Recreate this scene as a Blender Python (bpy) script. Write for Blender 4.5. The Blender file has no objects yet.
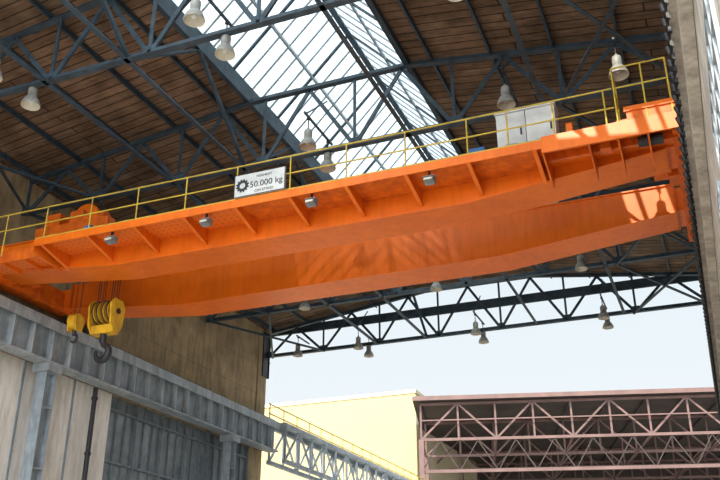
import bpy, math, random
from mathutils import Vector, Matrix
random.seed(4)
ZO = 1.7   # all heights below are written relative to eye level; floor is at -ZO
SC = bpy.context.scene
COL = SC.collection

# ------------------------------------------------------------------ materials
def mat(name, c1, c2=None, rough=0.6, scale=2.0, metal=0.0, bump=0.0, detail=5, stretch=(1,1,1), spec=0.4, dirt=0.0):
    m = bpy.data.materials.new(name); m.use_nodes = True
    nt = m.node_tree; b = nt.nodes['Principled BSDF']
    b.inputs['Roughness'].default_value = rough
    b.inputs['Metallic'].default_value = metal
    b.inputs['Specular IOR Level'].default_value = spec
    if c2 is None: c2 = tuple(x*0.8 for x in c1)
    tc = nt.nodes.new('ShaderNodeTexCoord'); mp = nt.nodes.new('ShaderNodeMapping')
    mp.inputs['Scale'].default_value = stretch
    nz = nt.nodes.new('ShaderNodeTexNoise'); nz.inputs['Scale'].default_value = scale
    nz.inputs['Detail'].default_value = detail; nz.inputs['Roughness'].default_value = 0.6
    rp = nt.nodes.new('ShaderNodeValToRGB')
    rp.color_ramp.elements[0].position = 0.35; rp.color_ramp.elements[1].position = 0.65
    rp.color_ramp.elements[0].color = (*c2, 1); rp.color_ramp.elements[1].color = (*c1, 1)
    nt.links.new(tc.outputs['Object'], mp.inputs['Vector']); nt.links.new(mp.outputs[0], nz.inputs['Vector'])
    nt.links.new(nz.outputs['Fac'], rp.inputs['Fac'])
    src = rp.outputs[0]
    if dirt:      # fine vertical streaks and scuffs
        mp2 = nt.nodes.new('ShaderNodeMapping'); mp2.inputs['Scale'].default_value = (3.0, 3.0, 0.5)
        n2 = nt.nodes.new('ShaderNodeTexNoise'); n2.inputs['Scale'].default_value = 1.6; n2.inputs['Detail'].default_value = 8
        n2.inputs['Roughness'].default_value = 0.7
        r2 = nt.nodes.new('ShaderNodeValToRGB'); r2.color_ramp.elements[0].position = 0.38; r2.color_ramp.elements[1].position = 0.56
        r2.color_ramp.elements[0].color = (0.5, 0.46, 0.42, 1); r2.color_ramp.elements[1].color = (1, 1, 1, 1)
        mx = nt.nodes.new('ShaderNodeMix'); mx.data_type = 'RGBA'; mx.blend_type = 'MULTIPLY'; mx.inputs[0].default_value = dirt
        nt.links.new(tc.outputs['Object'], mp2.inputs[0]); nt.links.new(mp2.outputs[0], n2.inputs['Vector'])
        nt.links.new(n2.outputs['Fac'], r2.inputs[0]); nt.links.new(src, mx.inputs[6]); nt.links.new(r2.outputs[0], mx.inputs[7])
        src = mx.outputs[2]
    nt.links.new(src, b.inputs['Base Color'])
    if bump:
        bp = nt.nodes.new('ShaderNodeBump'); bp.inputs['Strength'].default_value = bump
        bp.inputs['Distance'].default_value = 0.05
        nt.links.new(nz.outputs['Fac'], bp.inputs['Height']); nt.links.new(bp.outputs[0], b.inputs['Normal'])
    return m

def brickmat(name, c1, c2, mortar, bw, rh, ms, rough=0.85, off=0.5):
    m = bpy.data.materials.new(name); m.use_nodes = True
    nt = m.node_tree; b = nt.nodes['Principled BSDF']; b.inputs['Roughness'].default_value = rough
    b.inputs['Specular IOR Level'].default_value = 0.2
    tc = nt.nodes.new('ShaderNodeTexCoord'); br = nt.nodes.new('ShaderNodeTexBrick')
    br.inputs['Color1'].default_value = (*c1, 1); br.inputs['Color2'].default_value = (*c2, 1)
    br.inputs['Mortar'].default_value = (*mortar, 1); br.inputs['Scale'].default_value = 1
    br.inputs['Brick Width'].default_value = bw; br.inputs['Row Height'].default_value = rh
    br.inputs['Mortar Size'].default_value = ms; br.offset = off
    br.inputs['Mortar Smooth'].default_value = 0.6
    src = br.outputs['Color']
    for sc, lo, hi, st in ((0.8, (0.42,0.40,0.38,1), (1.25,1.2,1.15,1), (1,1,1)), (3.0, (0.5,0.48,0.46,1), (1.15,1.12,1.1,1), (0.4,2.5,1))):
        mp = nt.nodes.new('ShaderNodeMapping'); mp.inputs['Scale'].default_value = st
        nz = nt.nodes.new('ShaderNodeTexNoise'); nz.inputs['Scale'].default_value = sc; nz.inputs['Detail'].default_value = 8
        nz.inputs['Roughness'].default_value = 0.65
        mx = nt.nodes.new('ShaderNodeMix'); mx.data_type = 'RGBA'; mx.blend_type = 'MULTIPLY'
        mx.inputs[0].default_value = 0.85
        rp = nt.nodes.new('ShaderNodeValToRGB'); rp.color_ramp.elements[0].position = 0.33; rp.color_ramp.elements[1].position = 0.66
        rp.color_ramp.elements[0].color = lo; rp.color_ramp.elements[1].color = hi
        nt.links.new(tc.outputs['Object'], mp.inputs[0]); nt.links.new(mp.outputs[0], nz.inputs['Vector'])
        nt.links.new(nz.outputs['Fac'], rp.inputs['Fac'])
        nt.links.new(src, mx.inputs[6]); nt.links.new(rp.outputs[0], mx.inputs[7])
        src = mx.outputs[2]
    nt.links.new(tc.outputs['Object'], br.inputs['Vector'])
    nt.links.new(src, b.inputs['Base Color'])
    return m

def glassmat(name, tint, fac, dcol):
    m = bpy.data.materials.new(name); m.use_nodes = True
    nt = m.node_tree; nt.nodes.remove(nt.nodes['Principled BSDF']); out = nt.nodes['Material Output']
    t = nt.nodes.new('ShaderNodeBsdfTransparent'); t.inputs[0].default_value = (*tint, 1)
    d = nt.nodes.new('ShaderNodeBsdfTranslucent')
    tc = nt.nodes.new('ShaderNodeTexCoord')
    # individual panes with differing dirt along the length of the skylight
    br = nt.nodes.new('ShaderNodeTexBrick'); br.inputs['Scale'].default_value = 1.0; br.offset = 0.0
    br.inputs['Brick Width'].default_value = 0.62; br.inputs['Row Height'].default_value = 1.36; br.inputs['Mortar Size'].default_value = 0.02
    br.inputs['Color1'].default_value = (*dcol, 1); br.inputs['Color2'].default_value = (*[c*0.8 for c in dcol], 1)
    br.inputs['Mortar'].default_value = (*[c*0.5 for c in dcol], 1)
    mp = nt.nodes.new('ShaderNodeMapping'); mp.inputs['Rotation'].default_value = (0, 0, math.radians(90))
    nt.links.new(tc.outputs['Object'], mp.inputs[0]); nt.links.new(mp.outputs[0], br.inputs['Vector'])
    nt.links.new(br.outputs['Color'], d.inputs[0])
    nz = nt.nodes.new('ShaderNodeTexNoise'); nz.inputs['Scale'].default_value = 0.9; nz.inputs['Detail'].default_value = 6
    nt.links.new(tc.outputs['Object'], nz.inputs['Vector'])
    mr = nt.nodes.new('ShaderNodeMapRange'); mr.inputs[1].default_value = 0.3; mr.inputs[2].default_value = 0.7
    mr.inputs[3].default_value = fac-0.06; mr.inputs[4].default_value = fac+0.06
    nt.links.new(nz.outputs['Fac'], mr.inputs[0])
    mx = nt.nodes.new('ShaderNodeMixShader'); nt.links.new(mr.outputs[0], mx.inputs[0])
    nt.links.new(t.outputs[0], mx.inputs[1]); nt.links.new(d.outputs[0], mx.inputs[2])
    nt.links.new(mx.outputs[0], out.inputs['Surface'])
    return m

ORANGE = mat('orange_paint', (0.82, 0.168, 0.008), (0.70, 0.132, 0.007), 0.36, 0.7, spec=0.28, dirt=0.22)
ORANGE2 = mat('orange_paint_worn', (0.76, 0.150, 0.009), (0.54, 0.092, 0.008), 0.45, 3.0, spec=0.28, dirt=0.4)
YELLOW = mat('yellow_rail_paint', (0.60, 0.43, 0.05), (0.42, 0.30, 0.04), 0.5, 4)
HOOKY = mat('hook_yellow', (0.80, 0.47, 0.02), (0.55, 0.30, 0.02), 0.45, 3, dirt=0.4)
STEELB = mat('truss_blue_steel', (0.045, 0.078, 0.108), (0.024, 0.040, 0.056), 0.55, 2.5)
STEELG = mat('bluegrey_steel', (0.34, 0.40, 0.45), (0.22, 0.27, 0.31), 0.55, 1.5, dirt=0.6)
STEELG2 = mat('grey_steel_light', (0.43, 0.47, 0.50), (0.29, 0.34, 0.38), 0.55, 1.5, dirt=0.6)
DARK = mat('dark_metal', (0.03, 0.03, 0.035), (0.015, 0.015, 0.018), 0.5, 5)
WHITE = mat('white_enamel', (0.74, 0.75, 0.74), (0.62, 0.63, 0.62), 0.45, 3)
CABW = mat('cabinet_grey_white', (0.62, 0.63, 0.63), (0.52, 0.53, 0.53), 0.45, 3)
LAMPW = mat('lamp_enamel', (0.36, 0.36, 0.34), (0.20, 0.20, 0.185), 0.45, 5)
FLOODG = mat('floodlight_grey', (0.24, 0.25, 0.26), (0.14, 0.15, 0.16), 0.45, 5)
LAMPI = mat('lamp_inner', (0.70, 0.66, 0.55), (0.6, 0.55, 0.45), 0.4, 5)
BLUE = mat('blue_box_paint', (0.04, 0.16, 0.42), (0.03, 0.12, 0.33), 0.45, 3)
ROOF = brickmat('roof_boards', (0.27, 0.19, 0.13), (0.19, 0.128, 0.085), (0.045, 0.033, 0.025), 7.3, 0.36, 0.03)
WALLB = mat('stained_render', (0.46, 0.34, 0.19), (0.27, 0.195, 0.115), 0.9, 0.7, bump=0.3, dirt=0.6)
WALLW = mat('white_wall_panels', (0.84, 0.81, 0.77), (0.64, 0.60, 0.55), 0.85, 0.6, bump=0.1, stretch=(1,1,0.35), dirt=0.4)
CONC = mat('concrete', (0.64, 0.59, 0.52), (0.38, 0.34, 0.30), 0.9, 1.6, bump=0.4, detail=9, dirt=0.5)
FLOOR = mat('concrete_floor', (0.50, 0.47, 0.43), (0.40, 0.38, 0.35), 0.85, 0.5)
GROUND = mat('yard_ground', (0.42, 0.40, 0.37), (0.33, 0.31, 0.29), 0.9, 0.1)
WINP = mat('dusty_window_glass', (0.20, 0.23, 0.25), (0.10, 0.125, 0.14), 0.25, 1.2)
WINF = mat('window_frame_grey', (0.17, 0.20, 0.22), (0.11, 0.13, 0.15), 0.6, 3)
CREAM = mat('cream_facade', (0.455, 0.36, 0.18), (0.425, 0.335, 0.165), 0.85, 0.15)
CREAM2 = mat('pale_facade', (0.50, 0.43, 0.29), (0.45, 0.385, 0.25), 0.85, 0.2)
PINK = mat('red_oxide_steel', (0.155, 0.088, 0.076), (0.11, 0.062, 0.055), 0.6, 1)
DECK = mat('shed_roof_deck', (0.06, 0.045, 0.04), (0.035, 0.027, 0.025), 0.9, 0.5)
DIRTW = mat('pale_sheet', (0.45, 0.47, 0.48), (0.33, 0.35, 0.36), 0.8, 0.5)
GLASS = glassmat('skylight_glass', (0.86, 0.93, 0.96), 0.88, (0.60, 0.68, 0.72))

# walkway perforated plate
PERF = bpy.data.materials.new('perforated_orange_plate'); PERF.use_nodes = True
nt = PERF.node_tree; b = nt.nodes['Principled BSDF']; b.inputs['Roughness'].default_value = 0.5
tc = nt.nodes.new('ShaderNodeTexCoord'); vo = nt.nodes.new('ShaderNodeTexVoronoi')
vo.inputs['Scale'].default_value = 5.0; vo.inputs['Randomness'].default_value = 0.0
rp = nt.nodes.new('ShaderNodeValToRGB'); rp.color_ramp.interpolation = 'CONSTANT'
rp.color_ramp.elements[0].color = (0.42, 0.085, 0.01, 1); rp.color_ramp.elements[1].position = 0.16
rp.color_ramp.elements[1].color = (0.74, 0.145, 0.009, 1)
mp = nt.nodes.new('ShaderNodeMapping'); mp.inputs['Scale'].default_value = (1, 1, 0)
nt.links.new(tc.outputs['Object'], mp.inputs[0]); nt.links.new(mp.outputs[0], vo.inputs['Vector'])
nt.links.new(vo.outputs['Distance'], rp.inputs[0]); nt.links.new(rp.outputs[0], b.inputs['Base Color'])

# ------------------------------------------------------------------ mesh builder
class B:
    def __init__(s, name):
        s.name = name; s.v = []; s.f = []; s.m = []; s.sm = []; s.mats = []
    def mi(s, m):
        if m not in s.mats: s.mats.append(m)
        return s.mats.index(m)
    def add(s, vs, fs, m, smooth=False):
        o = len(s.v); s.v += [Vector(v) for v in vs]; k = s.mi(m)
        for f in fs:
            s.f.append([i+o for i in f]); s.m.append(k); s.sm.append(smooth)
    def box(s, x0, x1, y0, y1, z0, z1, m):
        s.add([(x0,y0,z0),(x1,y0,z0),(x1,y1,z0),(x0,y1,z0),(x0,y0,z1),(x1,y0,z1),(x1,y1,z1),(x0,y1,z1)],
              [(0,3,2,1),(4,5,6,7),(0,1,5,4),(1,2,6,5),(2,3,7,6),(3,0,4,7)], m)
    def prism(s, pa, pb, m):
        n = len(pa)
        s.add(list(pa)+list(pb), [tuple(range(n))[::-1], tuple(range(n, 2*n))]+[(i,(i+1)%n,n+(i+1)%n,n+i) for i in range(n)], m)
    def prismY(s, pr, y0, y1, m): s.prism([(x,y0,z) for x,z in pr], [(x,y1,z) for x,z in pr], m)
    def prismX(s, pr, x0, x1, m): s.prism([(x0,y,z) for y,z in pr], [(x1,y,z) for y,z in pr], m)
    def ext(s, prof, p1, p2, m, up=(0,0,1)):
        p1 = Vector(p1); p2 = Vector(p2); d = (p2-p1).normalized(); up = Vector(up)
        if abs(d.dot(up)) > 0.98: up = Vector((0,1,0))
        a = d.cross(up).normalized(); u = a.cross(d)
        s.prism([p1+a*x+u*y for x,y in prof], [p2+a*x+u*y for x,y in prof], m)
    def bar(s, p1, p2, w, h, m, up=(0,0,1)):
        s.ext([(-w/2,-h/2),(w/2,-h/2),(w/2,h/2),(-w/2,h/2)], p1, p2, m, up)
    def ang(s, p1, p2, w, m, up=(0,0,1), t=0.016):   # T / double-angle section
        s.ext([(-w/2,-t),(w/2,-t),(w/2,0),(t/2+.004,0),(t/2+.004,w*.8),(-t/2-.004,w*.8),(-t/2-.004,0),(-w/2,0)], p1, p2, m, up)
    def ibeam(s, p1, p2, w, h, m, up=(0,0,1), t=0.02):
        W=w/2; H=h/2
        s.ext([(-W,-H),(W,-H),(W,-H+t),(t/2,-H+t),(t/2,H-t),(W,H-t),(W,H),(-W,H),(-W,H-t),(-t/2,H-t),(-t/2,-H+t),(-W,-H+t)], p1, p2, m, up)
    def cyl(s, p1, p2, r1, m, r2=None, seg=16, smooth=True):
        if r2 is None: r2 = r1
        p1 = Vector(p1); p2 = Vector(p2); d = (p2-p1).normalized()
        up = Vector((0,0,1)) if abs(d.z) < 0.9 else Vector((1,0,0))
        a = d.cross(up).normalized(); u = a.cross(d)
        A = [p1+(a*math.cos(t)+u*math.sin(t))*r1 for t in [2*math.pi*i/seg for i in range(seg)]]
        C = [p2+(a*math.cos(t)+u*math.sin(t))*r2 for t in [2*math.pi*i/seg for i in range(seg)]]
        s.add(A+C, [(i,(i+1)%seg,seg+(i+1)%seg,seg+i) for i in range(seg)], m, smooth)
        s.add(A, [tuple(range(seg))[::-1]], m); s.add(C, [tuple(range(seg))], m)
    def rev(s, c, prof, m, seg=20):
        vs=[]; fs=[]
        for r,z in prof:
            for i in range(seg):
                t=2*math.pi*i/seg; vs.append((c[0]+r*math.cos(t), c[1]+r*math.sin(t), c[2]+z))
        for k in range(len(prof)-1):
            for i in range(seg):
                j=(i+1)%seg; fs.append((k*seg+i,k*seg+j,(k+1)*seg+j,(k+1)*seg+i))
        s.add(vs, fs, m, True)
    def tube(s, pts, radii, m, seg=10):
        pts=[Vector(p) for p in pts]; vs=[]; fs=[]
        for k,p in enumerate(pts):
            d=(pts[min(k+1,len(pts)-1)]-pts[max(k-1,0)]).normalized()
            a=Vector((0,1,0)); 
            if abs(d.dot(a))>0.95: a=Vector((1,0,0))
            a=(a-d*a.dot(d)).normalized(); u=d.cross(a); r=radii[k] if hasattr(radii,'__len__') else radii
            for i in range(seg):
                t=2*math.pi*i/seg; vs.append(p+(a*math.cos(t)+u*math.sin(t))*r)
        for k in range(len(pts)-1):
            for i in range(seg):
                j=(i+1)%seg; fs.append((k*seg+i,k*seg+j,(k+1)*seg+j,(k+1)*seg+i))
        s.add(vs, fs, m, True); s.add(vs[:seg],[tuple(range(seg))],m); s.add(vs[-seg:],[tuple(range(seg))[::-1]],m)
    def done(s, parent=None, center=True):
        lo = Vector((min(v.x for v in s.v),min(v.y for v in s.v),min(v.z for v in s.v)))
        hi = Vector((max(v.x for v in s.v),max(v.y for v in s.v),max(v.z for v in s.v)))
        c = (lo+hi)/2 if center else Vector((0,0,0))
        me = bpy.data.meshes.new(s.name); me.from_pydata([v-c for v in s.v], [], s.f)
        for m in s.mats: me.materials.append(m)
        me.polygons.foreach_set('material_index', s.m); me.polygons.foreach_set('use_smooth', s.sm)
        me.update()
        o = bpy.data.objects.new(s.name, me); COL.objects.link(o)
        o.location = c+Vector((0,0,ZO))
        if parent is not None: adopt(o, parent)
        return o
def adopt(o, p):
    o.parent = p; o.matrix_parent_inverse = Matrix.Translation(-Vector(p.location))
def empty(name, loc):
    e = bpy.data.objects.new(name, None); COL.objects.link(e); e.location = Vector(loc)+Vector((0,0,ZO)); return e

# ------------------------------------------------------------------ building shell
XL, XR = -21.4, 0.75
YE = 39.5
TR = [8.75, 14.9, 21.05, 27.2, 33.35, 39.5]
def roofz(x):
    if x <= -12.5: return 16.2-(-12.5-x)/9.0*1.2
    if x >= -7.0: return 16.2-(x+7.0)/8.6*1.2
    return 16.2

f = B('floor'); f.box(XL-0.4, 1.6, -14, YE, -ZO-0.2, -ZO, FLOOR); f.done()
g = B('ground'); g.box(-160, 160, YE, 260, -ZO-0.3, -ZO-0.02, GROUND)
g.box(-160, 160, -160, -14, -ZO-0.3, -ZO-0.02, GROUND)
g.box(-160, XL-0.4, -14, YE, -ZO-0.3, -ZO-0.02, GROUND); g.box(1.6, 160, -14, YE, -ZO-0.3, -ZO-0.02, GROUND); g.done()

w = B('wall_left')
w.box(XL-0.35, XL, -6, 27.2, -ZO, 8.6, WALLW)
w.box(XL-0.35, XL, 27.2, 38.2, -ZO, 2.2, WALLW)
w.box(XL-0.35, XL, 38.2, YE, -ZO, 8.6, WALLB)
w.box(XL-0.35, XL, -6, YE, 8.6, 14.95, WALLB)
for y in (-1.0, 3.5, 11.0, 16.9, 19.9, 22.4, 25.0):   # panel joints as raised cover strips
    w.box(XL, XL+0.03, y-0.05, y+0.05, -ZO, 8.6, STEELG)
for z in (11.4, 12.9):
    w.box(XL, XL+0.02, -6, YE, z-0.02, z+0.02, WALLB)
w.box(XL, XL+0.06, 38.6, YE, 8.6, 14.6, WALLB)
# dark gable flashing on the wall end
w.box(XL-0.45, XL+0.12, YE, YE+0.2, 12.4, 14.8, DARK); w.box(XL+0.06, XL+0.12, YE-0.5, YE+0.2, 12.4, 14.8, DARK)
for z in (13.2, 13.8, 14.4): w.box(XL-0.45, XL+0.14, YE+0.2, YE+0.22, z, z+0.06, STEELB)
w.done()
p = B('downpipe'); p.cyl((XL+0.5, 25.6, -ZO), (XL+0.5, 25.6, 8.4), 0.09, DARK)
for z in (1, 3.5, 6, 8): p.cyl((XL+0.5,25.6,z-0.05),(XL+0.5,25.6,z+0.05),0.12,DARK)
p.done()

wn = B('window_1')
wn.box(XL-0.22, XL-0.18, 27.2, 38.2, 2.2, 8.6, WINP)
y = 27.2
k = 0
while y < 38.25:
    t = 0.09 if k % 3 == 0 else 0.035
    wn.box(XL-0.2, XL-0.02 if k%3 == 0 else XL-0.1, y-t/2, y+t/2, 2.2, 8.6, WINF); y += 0.61; k += 1
for i in range(4):
    z = 2.2+i*1.95
    wn.box(XL-0.2, XL-0.05, 27.2, 38.2, z-0.045, z+0.045, WINF)
wn.done()

# concrete side wall on the right, close to the viewer
w = B('wall_right')
w.box(XR, 1.15, -6, YE, -ZO, 10.05, CONC)
w.box(1.25, 1.6, -6, YE, 10.05, 15.0, CONC)
w.box(XR, 1.6, -6, YE, 9.95, 10.06, CONC)
w.done()
wn = B('window_2')
for yy in (10.5, 16.5, 22.6, 28.8, 35.0):
    wn.box(XR-0.02, XR+0.03, yy-1.6, yy+2.6, 3.0, 7.3, WINP)
    for i in range(8): wn.box(XR-0.05, XR+0.03, yy-1.6+i*0.6-0.03, yy-1.6+i*0.6+0.03, 3, 7.3, STEELG2)
    for i in range(7): wn.box(XR-0.05, XR+0.03, yy-1.6, yy+2.6, 3+i*0.716-0.03, 3+i*0.716+0.03, STEELG2)
wn.done()

# roof
r = B('roof')
def slab(x0, x1, y0, y1):
    r.prismY([(x0,roofz(x0)),(x1,roofz(x1)),(x1,roofz(x1)+0.12),(x0,roofz(x0)+0.12)], y0, y1, ROOF)
Y0R = 7.5
slab(XL-0.6, -12.5, Y0R, YE+0.6)
# right slope, with unseen openings added to throw sun patches on the crane
slab(-7.0, 1.6, Y0R, 11.3); slab(-7.0, -3.2, 11.3, 12.6); slab(-0.4, 1.6, 11.3, 12.6); slab(-7.0, 1.6, 12.6, 16.0)
slab(-7.0, -2.1, 16.0, 17.9); slab(-0.9, 1.6, 16.0, 17.9); slab(-7.0, 1.6, 17.9, YE+0.6)
slab(-12.5, -7.0, 35.6, YE+0.6)
slab(-1.75, -1.62, 16.0, 17.9)
for x in (-2.3,-1.4): slab(x, x+0.25, 11.3, 12.6)
for x in (-21.0, -19.1, -17.2, -15.3, -13.4, -6.2, -4.4, -2.6, -0.8, 1.0):   # purlins
    z = roofz(x)-0.11
    r.ibeam((x, Y0R, z), (x, YE+0.5, z), 0.07, 0.18, STEELB, t=0.015)
for x in (-12.5, -7.0):      # skylight curbs
    r.box(x-0.08, x+0.08, Y0R, 35.6, 15.95, 16.55, STEELB)
r.box(XL-0.6, 1.6, YE+0.55, YE+0.65, 14.85, 15.3, STEELB)
r.done(center=False)

# skylight
RX, RZ = -9.75, 19.4
SY0, SY1 = Y0R, 35.6
s = B('skylight')
for xb in (-12.5, -7.0):
    s.add([(xb,SY0,16.5),(xb,SY1,16.5),(RX,SY1,RZ),(RX,SY0,RZ)], [(0,1,2,3)], GLASS)
    y = SY0; k = 0
    while y <= SY1+0.01:
        big = k % 5 == 0
        s.bar((xb,y,16.5-0.04), (RX,y,RZ-0.04), 0.07 if big else 0.04, 0.10 if big else 0.06, STEELG if not big else STEELB, up=(0,1,0))
        y += 0.62; k += 1
    for q in (0.5,):
        x = xb+(RX-xb)*q; z = 16.5+(RZ-16.5)*q
        s.bar((x,SY0,z-0.1), (x,SY1,z-0.1), 0.06, 0.10, STEELG)
s.bar((RX,SY0,RZ-0.06),(RX,SY1,RZ-0.06),0.2,0.2,STEELB)
s.add([(-12.5,SY1,16.2),(-7,SY1,16.2),(RX,SY1,RZ)], [(0,1,2)], GLASS)
s.add([(-12.5,SY0,16.2),(-7,SY0,16.2),(RX,SY0,RZ)], [(0,1,2)], GLASS)
s.done()

# trusses
NX = [-21.2+3.12*i for i in range(8)]
NX[-1] = 0.7
for yy in TR:
    t = B('roof_truss')
    zb = 13.5
    t.ang((XL+0.14,yy,zb), (XR+0.1,yy,zb), 0.2, STEELB)
    tops = []
    for x in sorted(NX+[-12.5,-7.0]): tops.append((x, roofz(x)-0.28))
    for a,c in zip(tops[:-1], tops[1:]):
        t.ang((a[0],yy,a[1]), (c[0],yy,c[1]), 0.2, STEELB)
    for i,x in enumerate(NX):
        t.ang((x,yy,zb), (x,yy,roofz(x)-0.28), 0.10, STEELB, up=(0,1,0))
        if i < len(NX)-1:
            x2 = NX[i+1]; xm = (x+x2)/2
            t.ang((x,yy,zb), (xm,yy,roofz(xm)-0.3), 0.13, STEELB, up=(0,1,0))
            t.ang((xm,yy,roofz(xm)-0.3), (x2,yy,zb), 0.13, STEELB, up=(0,1,0))
        t.box(x-0.18, x+0.18, yy-0.01, yy+0.01, zb-0.02, zb+0.3, STEELB)   # gusset
    t.done()
# longitudinal bracing lattices
lb = B('roof_bracing')
for x in (-15.1, -12.5, -7.0, -3.0):
    lb.ang((x,8.75,13.5), (x,39.5,13.5), 0.13, STEELB)
    for a,c in zip(TR[:-1], TR[1:]):
        if x in (-12.5,):
            m_ = (a+c)/2
            lb.ang((x,a,13.55),(x,m_,15.95),0.12,STEELB,up=(1,0,0)); lb.ang((x,m_,15.95),(x,c,13.55),0.12,STEELB,up=(1,0,0))
for a,c in zip(TR[:-1], TR[1:]):       # horizontal X bracing in bottom chord plane
    for xa,xb in ((-21.0,-18.0),(-2.6,0.6)):
        lb.ang((xa,a,13.45),(xb,c,13.45),0.10,STEELB); lb.ang((xb,a,13.42),(xa,c,13.42),0.10,STEELB)
lb.done()

# ------------------------------------------------------------------ runways
def plate_runway(name, x, y0, y1, side):
    q = B(name)
    q.box(x-0.30, x+0.30, y0, y1, 9.92, 9.98, STEELG2); q.box(x-0.30, x+0.30, y0, y1, 8.5, 8.56, STEELG2)
    q.box(x-0.02, x+0.02, y0, y1, 8.56, 9.92, STEELG)
    y = y0+0.1
    while y < y1:
        q.box(x+0.02, x+0.27, y-0.012, y+0.012, 8.56, 9.92, STEELG2)
        y += 0.95
    q.bar((x,y0,10.05),(x,y1,10.05),0.09,0.14,DARK)      # rail
    q.box(x+0.24, x+0.30, y0, y1, 9.62, 9.92, STEELG2)   # flange stiffening channel
    q.done()
RLX, RRX = -20.75, 0.42
plate_runway('crane_runway_girder', RLX, -6, YE, 1)
for yy in (10.5, 22.8, 35.2):
    cnm = B('steel_column')
    cnm.ibeam((RLX,yy,-ZO), (RLX,yy,8.48), 0.42, 0.5, STEELG, up=(0,1,0), t=0.03)
    cnm.box(RLX-0.35, RLX+0.35, yy-0.35, yy+0.35, 8.2, 8.49, STEELG2)
    cnm.box(RLX-0.4, RLX+0.4, yy-0.4, yy+0.4, -ZO, -ZO+0.05, STEELG)
    for z in (1,3,5,7): cnm.box(RLX-0.24, RLX+0.24, yy-0.2, yy+0.2, z, z+0.03, STEELG2)
    cnm.done()
q = B('crane_runway_girder')       # right runway : slim beam on the concrete ledge
q.box(RRX-0.04, XR-0.01, -6, YE+6, 9.86, 9.98, CONC); q.box(RRX+0.10, XR-0.01, -6, YE+6, 9.3, 9.86, CONC)
q.bar((RRX,-6,10.05),(RRX,YE+6,10.05),0.09,0.14,DARK); q.done()
q = B('conductor_rail')            # power line with insulators under the right runway
q.bar((0.31,-4,9.72),(0.31,YE+6,9.72),0.045,0.07,DARK)
y = -4
while y < YE+6:
    q.box(0.29, 0.40, y-0.02, y+0.02, 9.70, 9.84, DARK)
    q.cyl((0.31,y,9.56),(0.31,y,9.70),0.04,DARK,r2=0.075,seg=8)
    y += 0.42
q.done()

# outdoor lattice runway on the left
o = B('outdoor_lattice_runway')
YO = 90
for x in (RLX-0.45, RLX+0.45):
    o.bar((x,YE+0.3,9.9),(x,YO,9.9),0.2,0.22,STEELG2); o.bar((x,YE+0.3,8.1),(x,YO,8.1),0.18,0.2,STEELG2)
    y = YE+0.4; k=0
    while y < YO-1.6:
        o.bar((x,y,8.1),(x,y,9.9),0.10,0.10,STEELG2)
        if k%2==0: o.bar((x,y,8.1),(x,y+1.6,9.9),0.09,0.09,STEELG2)
        else: o.bar((x,y,9.9),(x,y+1.6,8.1),0.09,0.09,STEELG2)
        y += 1.6; k+=1
o.box(RLX-0.5, RLX+0.5, YE+0.3, YO, 10.0, 10.04, STEELG)
for yy in range(46, 90, 11):
    for x in (RLX-0.45, RLX+0.45): o.bar((x,yy,-ZO),(x,yy,8.1),0.3,0.3,STEELG)
for z in (10.6, 11.1): o.bar((RLX-0.5,YE+0.3,z),(RLX-0.5,YO,z),0.05,0.05,YELLOW)
y = YE+0.4
while y < YO: o.bar((RLX-0.5,y,10),(RLX-0.5,y,11.1),0.05,0.05,YELLOW); y += 1.6
o.done()

# ------------------------------------------------------------------ overhead crane
crane = empty('overhead_crane', (-10.3, 21.6, 10.6))
GX0, GX1 = -20.2, 0.0
def girder(name, y0, y1):
    q = B(name)
    bot = [(GX0,10.5),(-15.6,10.0),(-4.9,10.0),(GX1,10.5)]
    q.prismY(bot+[(GX1,11.32),(GX0,11.32)], y0+0.05, y1-0.05, ORANGE)
    for a,c in zip(bot[:-1], bot[1:]):    # bottom flange
        q.prism([(a[0],y0,a[1]-0.03),(c[0],y0,c[1]-0.03),(c[0],y0,c[1]+0.005),(a[0],y0,a[1]+0.005)],
                [(a[0],y1,a[1]-0.03),(c[0],y1,c[1]-0.03),(c[0],y1,c[1]+0.005),(a[0],y1,a[1]+0.005)], ORANGE)
    q.box(GX0, GX1, y0, y1, 11.3, 11.34, ORANGE)
    q.bar((GX0,(y0+y1)/2,11.4),(GX1,(y0+y1)/2,11.4),0.08,0.12,DARK)
    return q.done(parent=crane)
girder('box_girder_near', 19.2, 20.4); girder('box_girder_far', 22.8, 24.0)
for x, nm in ((RLX,'end_carriage_left'), (RRX,'end_carriage_right')):
    q = B(nm); sg = 1 if x<-10 else -1
    q.box(x-0.26, x+0.26, 18.3, 24.9, 10.42, 11.1, ORANGE2)
    for ya, yb in ((19.23,20.37),(22.83,23.97)):
        xa, xb = (x, GX0+0.02) if sg > 0 else (GX1-0.02, x)
        q.box(xa, xb, ya, yb, 10.52, 11.2, ORANGE)
        xe = GX0+0.03 if sg > 0 else GX1-0.03
        q.box(xe-0.03, xe+0.03, ya-0.06, yb+0.06, 10.46, 11.4, ORANGE2)   # bolted end plate
    for yy in (18.75, 19.7, 23.5, 24.45):
        q.cyl((x-0.08,yy,10.37),(x+0.08,yy,10.37),0.25,DARK,seg=24); q.cyl((x-0.2,yy,10.37),(x+0.2,yy,10.37),0.09,ORANGE2)
    for yy in (18.2, 24.9): q.cyl((x,yy,10.75),(x,yy+(-0.25 if yy<20 else 0.25),10.75),0.1,DARK)
    q.cyl((x+sg*0.3,21.0,10.8),(x+sg*0.85,21.0,10.8),0.2,ORANGE2); q.box(min(x,x+sg*.5),max(x,x+sg*.5),20.7,21.3,10.5,11.05,ORANGE2)
    q.done(parent=crane)

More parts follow.
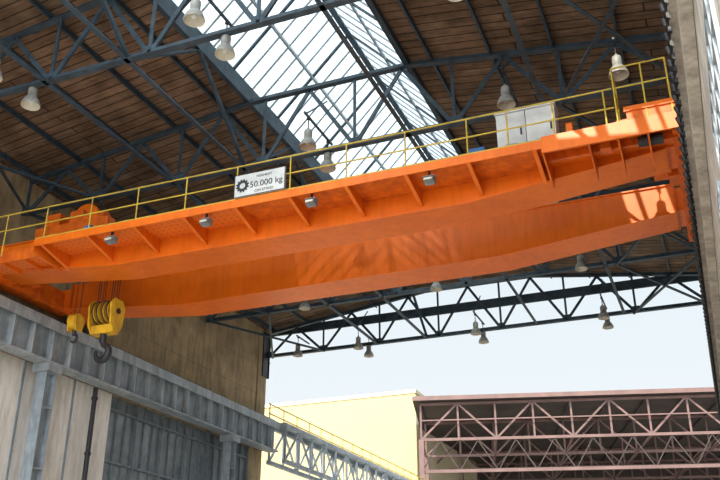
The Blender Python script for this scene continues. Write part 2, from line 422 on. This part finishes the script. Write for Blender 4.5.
wk = B('walkway')
WY0, WY1, WZ = 18.0, 19.25, 10.58
wk.box(-17.6, -11.0, WY0, WY1, WZ-0.03, WZ, PERF)
wk.box(-11.0, -2.7, WY0, WY1, WZ-0.03, WZ, ORANGE2)
wk.box(-17.6, -2.7, WY0-0.02, WY0+0.02, WZ-0.17, WZ+0.05, ORANGE)
for i in range(10):
    x = -17.3+1.6*i
    if x > -2.8: break
    wk.prismX([(WY0,WZ-0.03),(WY1,WZ-0.03),(WY1,WZ-0.45),(WY0,WZ-0.16)], x-0.012, x+0.012, ORANGE)
    wk.prismX([(WY0,WZ-0.16),(WY1,WZ-0.45),(WY1,WZ-0.47),(WY0,WZ-0.18)], x-0.05, x+0.05, ORANGE)
wk.prismX([(WY0,WZ),(WY1,WZ),(WY1,10.1),(WY0,10.25)], -17.62, -17.58, ORANGE)
# lower left end piece
wk.box(-20.4, -17.6, 18.3, WY1, 10.35, 10.39, PERF); wk.box(-20.4, -17.6, 18.26, 18.3, 10.2, 10.55, ORANGE2)
for x in (-18.3, -19.1, -19.9): wk.prismX([(18.3,10.36),(WY1,10.36),(WY1,10.2),(18.3,10.28)], x-0.02, x+0.02, ORANGE)
# wide right end platform
wk.box(-2.7, 0.3, WY0-0.1, WY1, WZ-0.02, WZ+0.03, ORANGE)
wk.box(-2.7, 0.3, WY0-0.12, WY0-0.07, WZ-0.34, WZ+0.08, ORANGE)
for x in (-2.7, -1.65, -1.0, -0.35, 0.28):
    wk.prismX([(WY0-0.1,WZ),(WY1,WZ),(WY1,WZ-0.62),(WY1-0.35,WZ-0.62),(WY0-0.1,WZ-0.34)], x-0.02, x+0.02, ORANGE2)
wk.bar((-2.7,18.6,WZ-0.12),(0.3,18.6,WZ-0.12),0.12,0.2,ORANGE2)
wk.box(-1.45, -1.2, 18.3, 18.6, WZ-0.3, WZ-0.02, ORANGE2); wk.cyl((-0.6,18.4,WZ-0.25),(-0.05,18.4,WZ-0.25),0.13,DARK)
wk.box(-0.75, 0.3, 18.0, 18.9, WZ+0.03, WZ+0.42, ORANGE2); wk.box(-1.0,-0.75,18.1,18.8,WZ+0.2,WZ+0.24,ORANGE)
wk.box(-0.8, 0.3, 17.96, 18.0, WZ+0.36, WZ+0.48, ORANGE)
wk.box(-2.15, -2.0, 18.2, 18.35, WZ, WZ+0.5, ORANGE)
wk.box(-1.9, -1.2, 18.5, 18.9, WZ, WZ+0.28, ORANGE2)
wk.done(parent=crane)

rl = B('handrail')
R = 0.021
def rpost(x, z0, z1, y=WY0+0.03): rl.cyl((x,y,z0),(x,y,z1),R,YELLOW,seg=8)
px = [-20.2,-18.8]+[-17.3+1.6*i for i in range(9)]+[-3.5,-2.4,-1.2]
for x in px: rpost(x, WZ-0.15 if x>-17.5 else 10.3, WZ+1.08)
for z in (WZ+1.08, WZ+0.56): rl.cyl((-20.4,WY0+0.03,z),(-1.0,WY0+0.03,z),R,YELLOW,seg=8)
rl.box(-17.6, -1.0, WY0+0.02, WY0+0.035, WZ+0.03, WZ+0.11, YELLOW)
for x in (-0.95, -0.3, 0.25): rpost(x, WZ+0.03, WZ+1.6, WY0)
rpost(-0.95, WZ, WZ+1.6, 18.9); rpost(0.25, WZ, WZ+1.6, 18.9)
for z in (WZ+1.6, WZ+1.05):
    rl.cyl((-0.95,WY0,z),(0.25,WY0,z),R,YELLOW,seg=8); rl.cyl((-0.95,WY0,z),(-0.95,18.9,z),R,YELLOW,seg=8)
    rl.cyl((0.25,WY0,z),(0.25,18.9,z),R,YELLOW,seg=8)
rl.done(parent=crane)

# trolley on top of the girders
tr = B('trolley')
TX = -17.7
for yy in (19.8, 23.4):
    tr.box(TX-1.5, TX+1.3, yy-0.18, yy+0.18, 11.62, 11.95, ORANGE2)
    for dx in (-1.1, 0.9): tr.cyl((TX+dx,yy-0.07,11.66),(TX+dx,yy+0.07,11.66),0.2,DARK,seg=20)
for dx in (-1.3, 0, 1.1): tr.box(TX+dx-0.12, TX+dx+0.12, 19.7, 23.5, 11.7, 11.95, ORANGE2)
tr.cyl((TX-0.1,20.3,12.35),(TX-0.1,22.9,12.35),0.42,ORANGE2,seg=28)
tr.cyl((TX-0.1,20.2,12.35),(TX-0.1,20.3,12.35),0.52,ORANGE,seg=28); tr.cyl((TX-0.1,22.9,12.35),(TX-0.1,23.0,12.35),0.52,ORANGE,seg=28)
tr.box(TX-1.3, TX-0.7, 19.75, 20.5, 11.95, 12.45, ORANGE2)
tr.cyl((TX+0.15,20.0,12.12),(TX+0.95,20.0,12.12),0.2,ORANGE2); tr.box(TX-0.35,TX+0.15,19.8,20.3,11.95,12.45,ORANGE2)
tr.done(parent=crane)

hk = B('crane_hook_block')
HX, HY = -17.6, 21.6
for dx in (-0.3,-0.22,0.22,0.3):
    for dy in (-0.12,0.12): hk.cyl((HX+dx,HY+dy,9.7),(HX+dx*1.1,HY+dy,12.0),0.014,DARK,seg=6)
for dx in (-0.28,-0.1,0.1,0.28):       # sheaves
    hk.cyl((HX+dx-0.05,HY,9.55),(HX+dx+0.05,HY,9.55),0.36,HOOKY,seg=28)
    hk.cyl((HX+dx-0.02,HY,9.55),(HX+dx+0.02,HY,9.55),0.39,DARK,seg=28)
for dx in (-0.42,0.42):                # cheek plates
    hk.prismX([(HY-0.36,9.75),(HY-0.2,9.95),(HY+0.2,9.95),(HY+0.36,9.75),(HY+0.3,9.1),(HY+0.12,8.85),(HY-0.12,8.85),(HY-0.3,9.1)], HX+dx-0.03, HX+dx+0.03, HOOKY)
hk.cyl((HX-0.5,HY,9.55),(HX+0.5,HY,9.55),0.09,DARK)
hk.box(HX-0.42, HX+0.42, HY-0.17, HY+0.17, 8.82, 9.1, HOOKY)
hk.cyl((HX,HY,8.55),(HX,HY,8.85),0.11,DARK)
pts=[(HX,HY,8.6)]; rad=[0.10]
for i in range(15):
    a = math.radians(80 - i*20)
    pts.append((HX+0.02+0.25*math.cos(a), HY, 8.22+0.25*math.sin(a))); rad.append([0.1,0.1,0.105,0.11,0.115,0.12,0.125,0.125,0.12,0.11,0.1,0.085,0.07,0.055,0.035][i])
hk.tube(pts, rad, DARK)
# auxiliary hook
AX, AY = -18.7, 21.5
for dx in (-0.1,0.1): hk.cyl((AX+dx,AY,9.4),(AX+dx,AY,12.0),0.012,DARK,seg=6)
hk.cyl((AX-0.14,AY,9.36),(AX+0.14,AY,9.36),0.26,HOOKY,seg=24)
hk.prismX([(AY-0.22,9.5),(AY+0.22,9.5),(AY+0.16,9.02),(AY-0.16,9.02)], AX-0.17, AX-0.13, HOOKY)
hk.prismX([(AY-0.22,9.5),(AY+0.22,9.5),(AY+0.16,9.02),(AY-0.16,9.02)], AX+0.13, AX+0.17, HOOKY)
hk.cyl((AX,AY,8.9),(AX,AY,9.06),0.07,DARK)
pts=[(AX,AY,8.95)]+[(AX+0.13*math.cos(math.radians(80-i*22)),AY,8.8+0.13*math.sin(math.radians(80-i*22))) for i in range(12)]
hk.tube(pts,[0.05]*9+[0.045,0.035,0.02,0.015],DARK)
hk.done(parent=crane)

# floodlights under the walkway
for x in (-15.0, -11.9, -8.75, -5.55):
    q = B('floodlight')
    q.box(x-0.02,x+0.02,18.2,18.26,WZ-0.26,WZ-0.03,DARK)
    q.prismX([(18.06,WZ-0.38),(18.16,WZ-0.24),(18.32,WZ-0.24),(18.38,WZ-0.36),(18.27,WZ-0.43)], x-0.12, x+0.12, FLOODG)
    q.box(x-0.15,x+0.15,18.12,18.34,WZ-0.25,WZ-0.23,FLOODG)
    q.box(x-0.10,x+0.10,18.05,18.10,WZ-0.37,WZ-0.32,LAMPI)
    q.done(parent=crane)

# capacity sign
sg = B('capacity_sign')
SX0,SX1,SZ0,SZ1 = -10.92,-9.4,10.66,11.34
sg.box(SX0,SX1,17.94,17.97,SZ0,SZ1,CABW)
sg.box(SX0,SX1,17.93,17.94,SZ0,SZ0+0.02,DARK); sg.box(SX0,SX1,17.93,17.94,SZ1-0.02,SZ1,DARK)
sg.box(SX0,SX0+0.02,17.93,17.94,SZ0,SZ1,DARK); sg.box(SX1-0.02,SX1,17.93,17.94,SZ0,SZ1,DARK)
gx,gz=SX0+0.25,(SZ0+SZ1)/2-0.01
for i in range(12):
    a=2*math.pi*i/12; a2=a+2*math.pi/12
    pr=[(gx+0.09*math.cos(a),gz+0.09*math.sin(a)),(gx+0.16*math.cos(a),gz+0.16*math.sin(a)),(gx+0.16*math.cos(a2),gz+0.16*math.sin(a2)),(gx+0.09*math.cos(a2),gz+0.09*math.sin(a2))]
    sg.prismY(pr,17.925,17.94,DARK)
    c0=(a+a2)/2; ca,sa=math.cos(c0),math.sin(c0)
    sg.prismY([(gx+0.155*ca-0.025*sa,gz+0.155*sa+0.025*ca),(gx+0.155*ca+0.025*sa,gz+0.155*sa-0.025*ca),(gx+0.195*ca+0.02*sa,gz+0.195*sa-0.02*ca),(gx+0.195*ca-0.02*sa,gz+0.195*sa+0.02*ca)],17.925,17.94,DARK)
sign = sg.done()
def text(s, x, z, size, align='LEFT'):
    cu = bpy.data.curves.new('sign_text','FONT'); cu.body = s; cu.size = size; cu.extrude = 0.004; cu.align_x = align
    cu.materials.append(DARK)
    t = bpy.data.objects.new('lettering', cu); COL.objects.link(t)
    t.location = (x,17.935,z+ZO); t.rotation_euler=(math.pi/2,0,0); adopt(t, sign)
text('50.000 kg', SX0+0.47, SZ0+0.23, 0.25)
text('NOSNOST', SX0+0.66, SZ0+0.51, 0.10)
text('CSN 27 0103', SX0+0.62, SZ0+0.08, 0.10)

# electrical cabinets
q = B('electrical_cabinet')
q.box(-3.85,-2.4,18.5,19.0,WZ,WZ+0.08,STEELG)
for x in (-3.85,-3.12):
    q.box(x+0.005,x+0.715,18.45,19.0,WZ+0.08,WZ+1.26,CABW)
    q.box(x+0.05,x+0.67,18.43,18.45,WZ+0.14,WZ+1.20,CABW)
    q.box(x+0.59,x+0.63,18.40,18.43,WZ+0.58,WZ+0.76,DARK)
    for i in range(4): q.box(x+0.2,x+0.5,18.42,18.43,WZ+0.24+i*0.04,WZ+0.255+i*0.04,STEELG)
q.box(-3.88,-2.37,18.4,19.03,WZ+1.26,WZ+1.30,CABW); q.done()
q = B('junction_box'); q.box(-4.62,-4.2,18.5,18.9,WZ+0.12,WZ+0.50,BLUE); q.box(-4.6,-4.56,18.55,18.6,WZ,WZ+0.12,BLUE)
q.box(-4.26,-4.22,18.55,18.6,WZ,WZ+0.12,BLUE); q.box(-4.58,-4.24,18.48,18.5,WZ+0.16,WZ+0.46,BLUE); q.done()
q = B('junction_box'); q.box(-16.2,-15.95,18.4,18.7,WZ+0.1,WZ+0.42,BLUE); q.box(-16.17,-15.98,18.38,18.4,WZ+0.13,WZ+0.39,BLUE); q.box(-16.12,-16.03,18.5,18.6,WZ,WZ+0.1,DARK); q.done()

# ------------------------------------------------------------------ pendant lamps
def lamp(x, y, zb=12.95, ztop=13.93, s=1.0):
    q = B('pendant_lamp')
    q.rev((x,y,zb), [(0.25*s,0),(0.255*s,0.02),(0.235*s,0.09),(0.19*s,0.2),(0.13*s,0.28),(0.12*s,0.30),(0.125*s,0.5),(0.11*s,0.56),(0.05*s,0.6),(0.03*s,0.66)], LAMPW)
    q.rev((x,y,zb), [(0.25*s,0),(0.22*s,0.08),(0.17*s,0.2),(0.10*s,0.27),(0.001,0.27)], LAMPI)
    q.rev((x,y,zb), [(0.001,0.06),(0.06,0.08),(0.085,0.13),(0.07,0.2),(0.04,0.26)], WHITE)
    q.cyl((x,y,zb+0.6),(x,y,ztop),0.018,DARK,seg=8); q.cyl((x,y,ztop-0.04),(x,y,ztop),0.06,DARK,seg=8)
    q.done()
LX = (-15.6,-9.65,-3.8)
hb = B('lamp_carrier_rail')
for T in TR[1:]:
    for x in LX:
        if T == 21.05 and x == -15.6: continue
        lamp(x, T-1.3)
        if T != 33.35: lamp(x, T+0.1)
        hb.bar((x,T-1.6,13.97),(x,T+0.4,13.97),0.06,0.06,STEELB); hb.bar((x,T-1.5,13.97),(x,T-0.03,15.3),0.04,0.04,STEELB)
lamp(-0.85, 19.5); lamp(-18.9, 38.2)
hb.bar((-0.85,19.3,13.97),(-0.85,21.05,13.97),0.06,0.06,STEELB); hb.bar((-18.9,38,13.97),(-18.9,39.5,13.97),0.06,0.06,STEELB)
hb.done()

# ------------------------------------------------------------------ outdoors
q = B('cream_hall_building')
q.box(-75,-25,75,110,-ZO,20.5,CREAM); q.box(-75.1,-24.9,74.9,110.1,20.5,20.85,CREAM2)
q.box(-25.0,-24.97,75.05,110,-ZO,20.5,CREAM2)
for x in (-62,-50,-38): q.box(x,x+6,74.95,75.0,4,9,WINP); q.box(x-0.2,x+6.2,74.9,75.0,3.7,4,CREAM2)
q.done()

shed = empty('open_steel_shed', (-22.0,67.3,-ZO))
rot = Matrix.Rotation(math.radians(15),4,'Z')
def shedpart(bb):
    org = Vector((-22.0,67.3,0))
    bb.v = [org+(rot.to_3x3()@v) for v in bb.v]
    bb.done(parent=shed)
q = B('shed_trusses')
for j in range(5):
    y = j*7.0
    q.bar((0,y,17.4),(42,y,17.4),0.22,0.22,PINK); q.bar((0,y,14.5),(42,y,14.5),0.22,0.22,PINK)
    for i in range(15):
        x = i*3.0
        q.bar((x,y,14.5),(x,y,17.4),0.15,0.15,PINK,up=(0,1,0))
        if i<14:
            if i%2==0: q.bar((x,y,14.5),(x+3,y,17.4),0.15,0.15,PINK,up=(0,1,0))
            else: q.bar((x,y,17.4),(x+3,y,14.5),0.15,0.15,PINK,up=(0,1,0))
    if j:
        for x in range(0,43,6): q.bar((x,y-7,14.5),(x,y,14.5),0.14,0.14,PINK)
q.bar((0,-0.5,15.95),(42,-0.5,15.95),0.1,0.1,PINK)
shedpart(q)
q = B('shed_roof'); q.box(-0.6,42.6,-0.9,29,17.55,17.8,DECK); q.box(-0.6,42.6,-0.95,-0.9,17.5,17.85,PINK)
for x in range(0,43,3): q.bar((x,0,17.45),(x,28.5,17.45),0.12,0.2,DECK)
shedpart(q)
q = B('shed_columns')
for j in range(5):
    for x in (0,42): q.ibeam((x,j*7.0,-ZO),(x,j*7.0,14.5),0.4,0.5,PINK,up=(0,1,0),t=0.05)
q.bar((0,0,12.0),(42,0,12.0),0.2,0.25,PINK); q.bar((0,14,11.6),(42,14,11.6),0.3,0.6,STEELG2)
for x in range(0,42,3): q.bar((x,0,12.0),(x+1.5,0,14.4),0.08,0.08,DECK,up=(0,1,0)); q.bar((x+1.5,0,14.4),(x+3,0,12.0),0.08,0.08,DECK,up=(0,1,0))
shedpart(q)
q = B('shed_end_wall'); q.box(0,42,28.2,28.5,-ZO,17.4,DECK)
for i in range(10):
    q.box(0.4+i*4.1,3.9+i*4.1,28.1,28.2,9.5,13.0,DIRTW); q.box(0.4+i*4.1,3.9+i*4.1,28.05,28.15,11.2,11.35,DECK)
shedpart(q)

# ------------------------------------------------------------------ light
wd = bpy.data.worlds.new('World'); SC.world = wd; wd.use_nodes = True
nt = wd.node_tree; bg = nt.nodes['Background']
tc = nt.nodes.new('ShaderNodeTexCoord'); sp = nt.nodes.new('ShaderNodeSeparateXYZ')
nt.links.new(tc.outputs['Generated'], sp.inputs[0])
rp = nt.nodes.new('ShaderNodeValToRGB')
rp.color_ramp.elements[0].position=0.0; rp.color_ramp.elements[0].color=(0.96,0.975,0.98,1)
rp.color_ramp.elements[1].position=0.9; rp.color_ramp.elements[1].color=(0.74,0.86,0.95,1)
e = rp.color_ramp.elements.new(0.35); e.color=(0.82,0.91,0.965,1)
nt.links.new(sp.outputs['Z'], rp.inputs[0]); nt.links.new(rp.outputs[0], bg.inputs['Color'])
m1 = nt.nodes.new('ShaderNodeMath'); m1.operation='MULTIPLY'; m1.inputs[1].default_value=-1.0; nt.links.new(sp.outputs['Y'], m1.inputs[0])
m2 = nt.nodes.new('ShaderNodeMath'); m2.operation='MAXIMUM'; m2.inputs[1].default_value=0.0; nt.links.new(m1.outputs[0], m2.inputs[0])
m3 = nt.nodes.new('ShaderNodeMath'); m3.operation='MULTIPLY_ADD'; m3.inputs[1].default_value=5.4; m3.inputs[2].default_value=1.0
nt.links.new(m2.outputs[0], m3.inputs[0]); nt.links.new(m3.outputs[0], bg.inputs['Strength'])

def sun(name, d, energy, ang, col=(1,1,1)):
    L = bpy.data.lights.new(name,'SUN'); L.energy=energy; L.angle=math.radians(ang); L.color=col
    o = bpy.data.objects.new(name,L); COL.objects.link(o)
    o.rotation_euler = Vector(d).to_track_quat('-Z','Y').to_euler(); o.location=(0,-20,40)
sun('sun', (0.1,0.75,-0.6), 6.5, 0.6, (1.0,0.91,0.76))

cam = bpy.data.cameras.new('camera'); cam.sensor_width=36; cam.lens=43.7; cam.clip_end=600
co = bpy.data.objects.new('camera',cam); COL.objects.link(co); co.location=(0,0,ZO)
co.rotation_euler=(math.radians(90+24.5),0,math.radians(22.1)); SC.camera=co
SC.view_settings.view_transform='Standard'
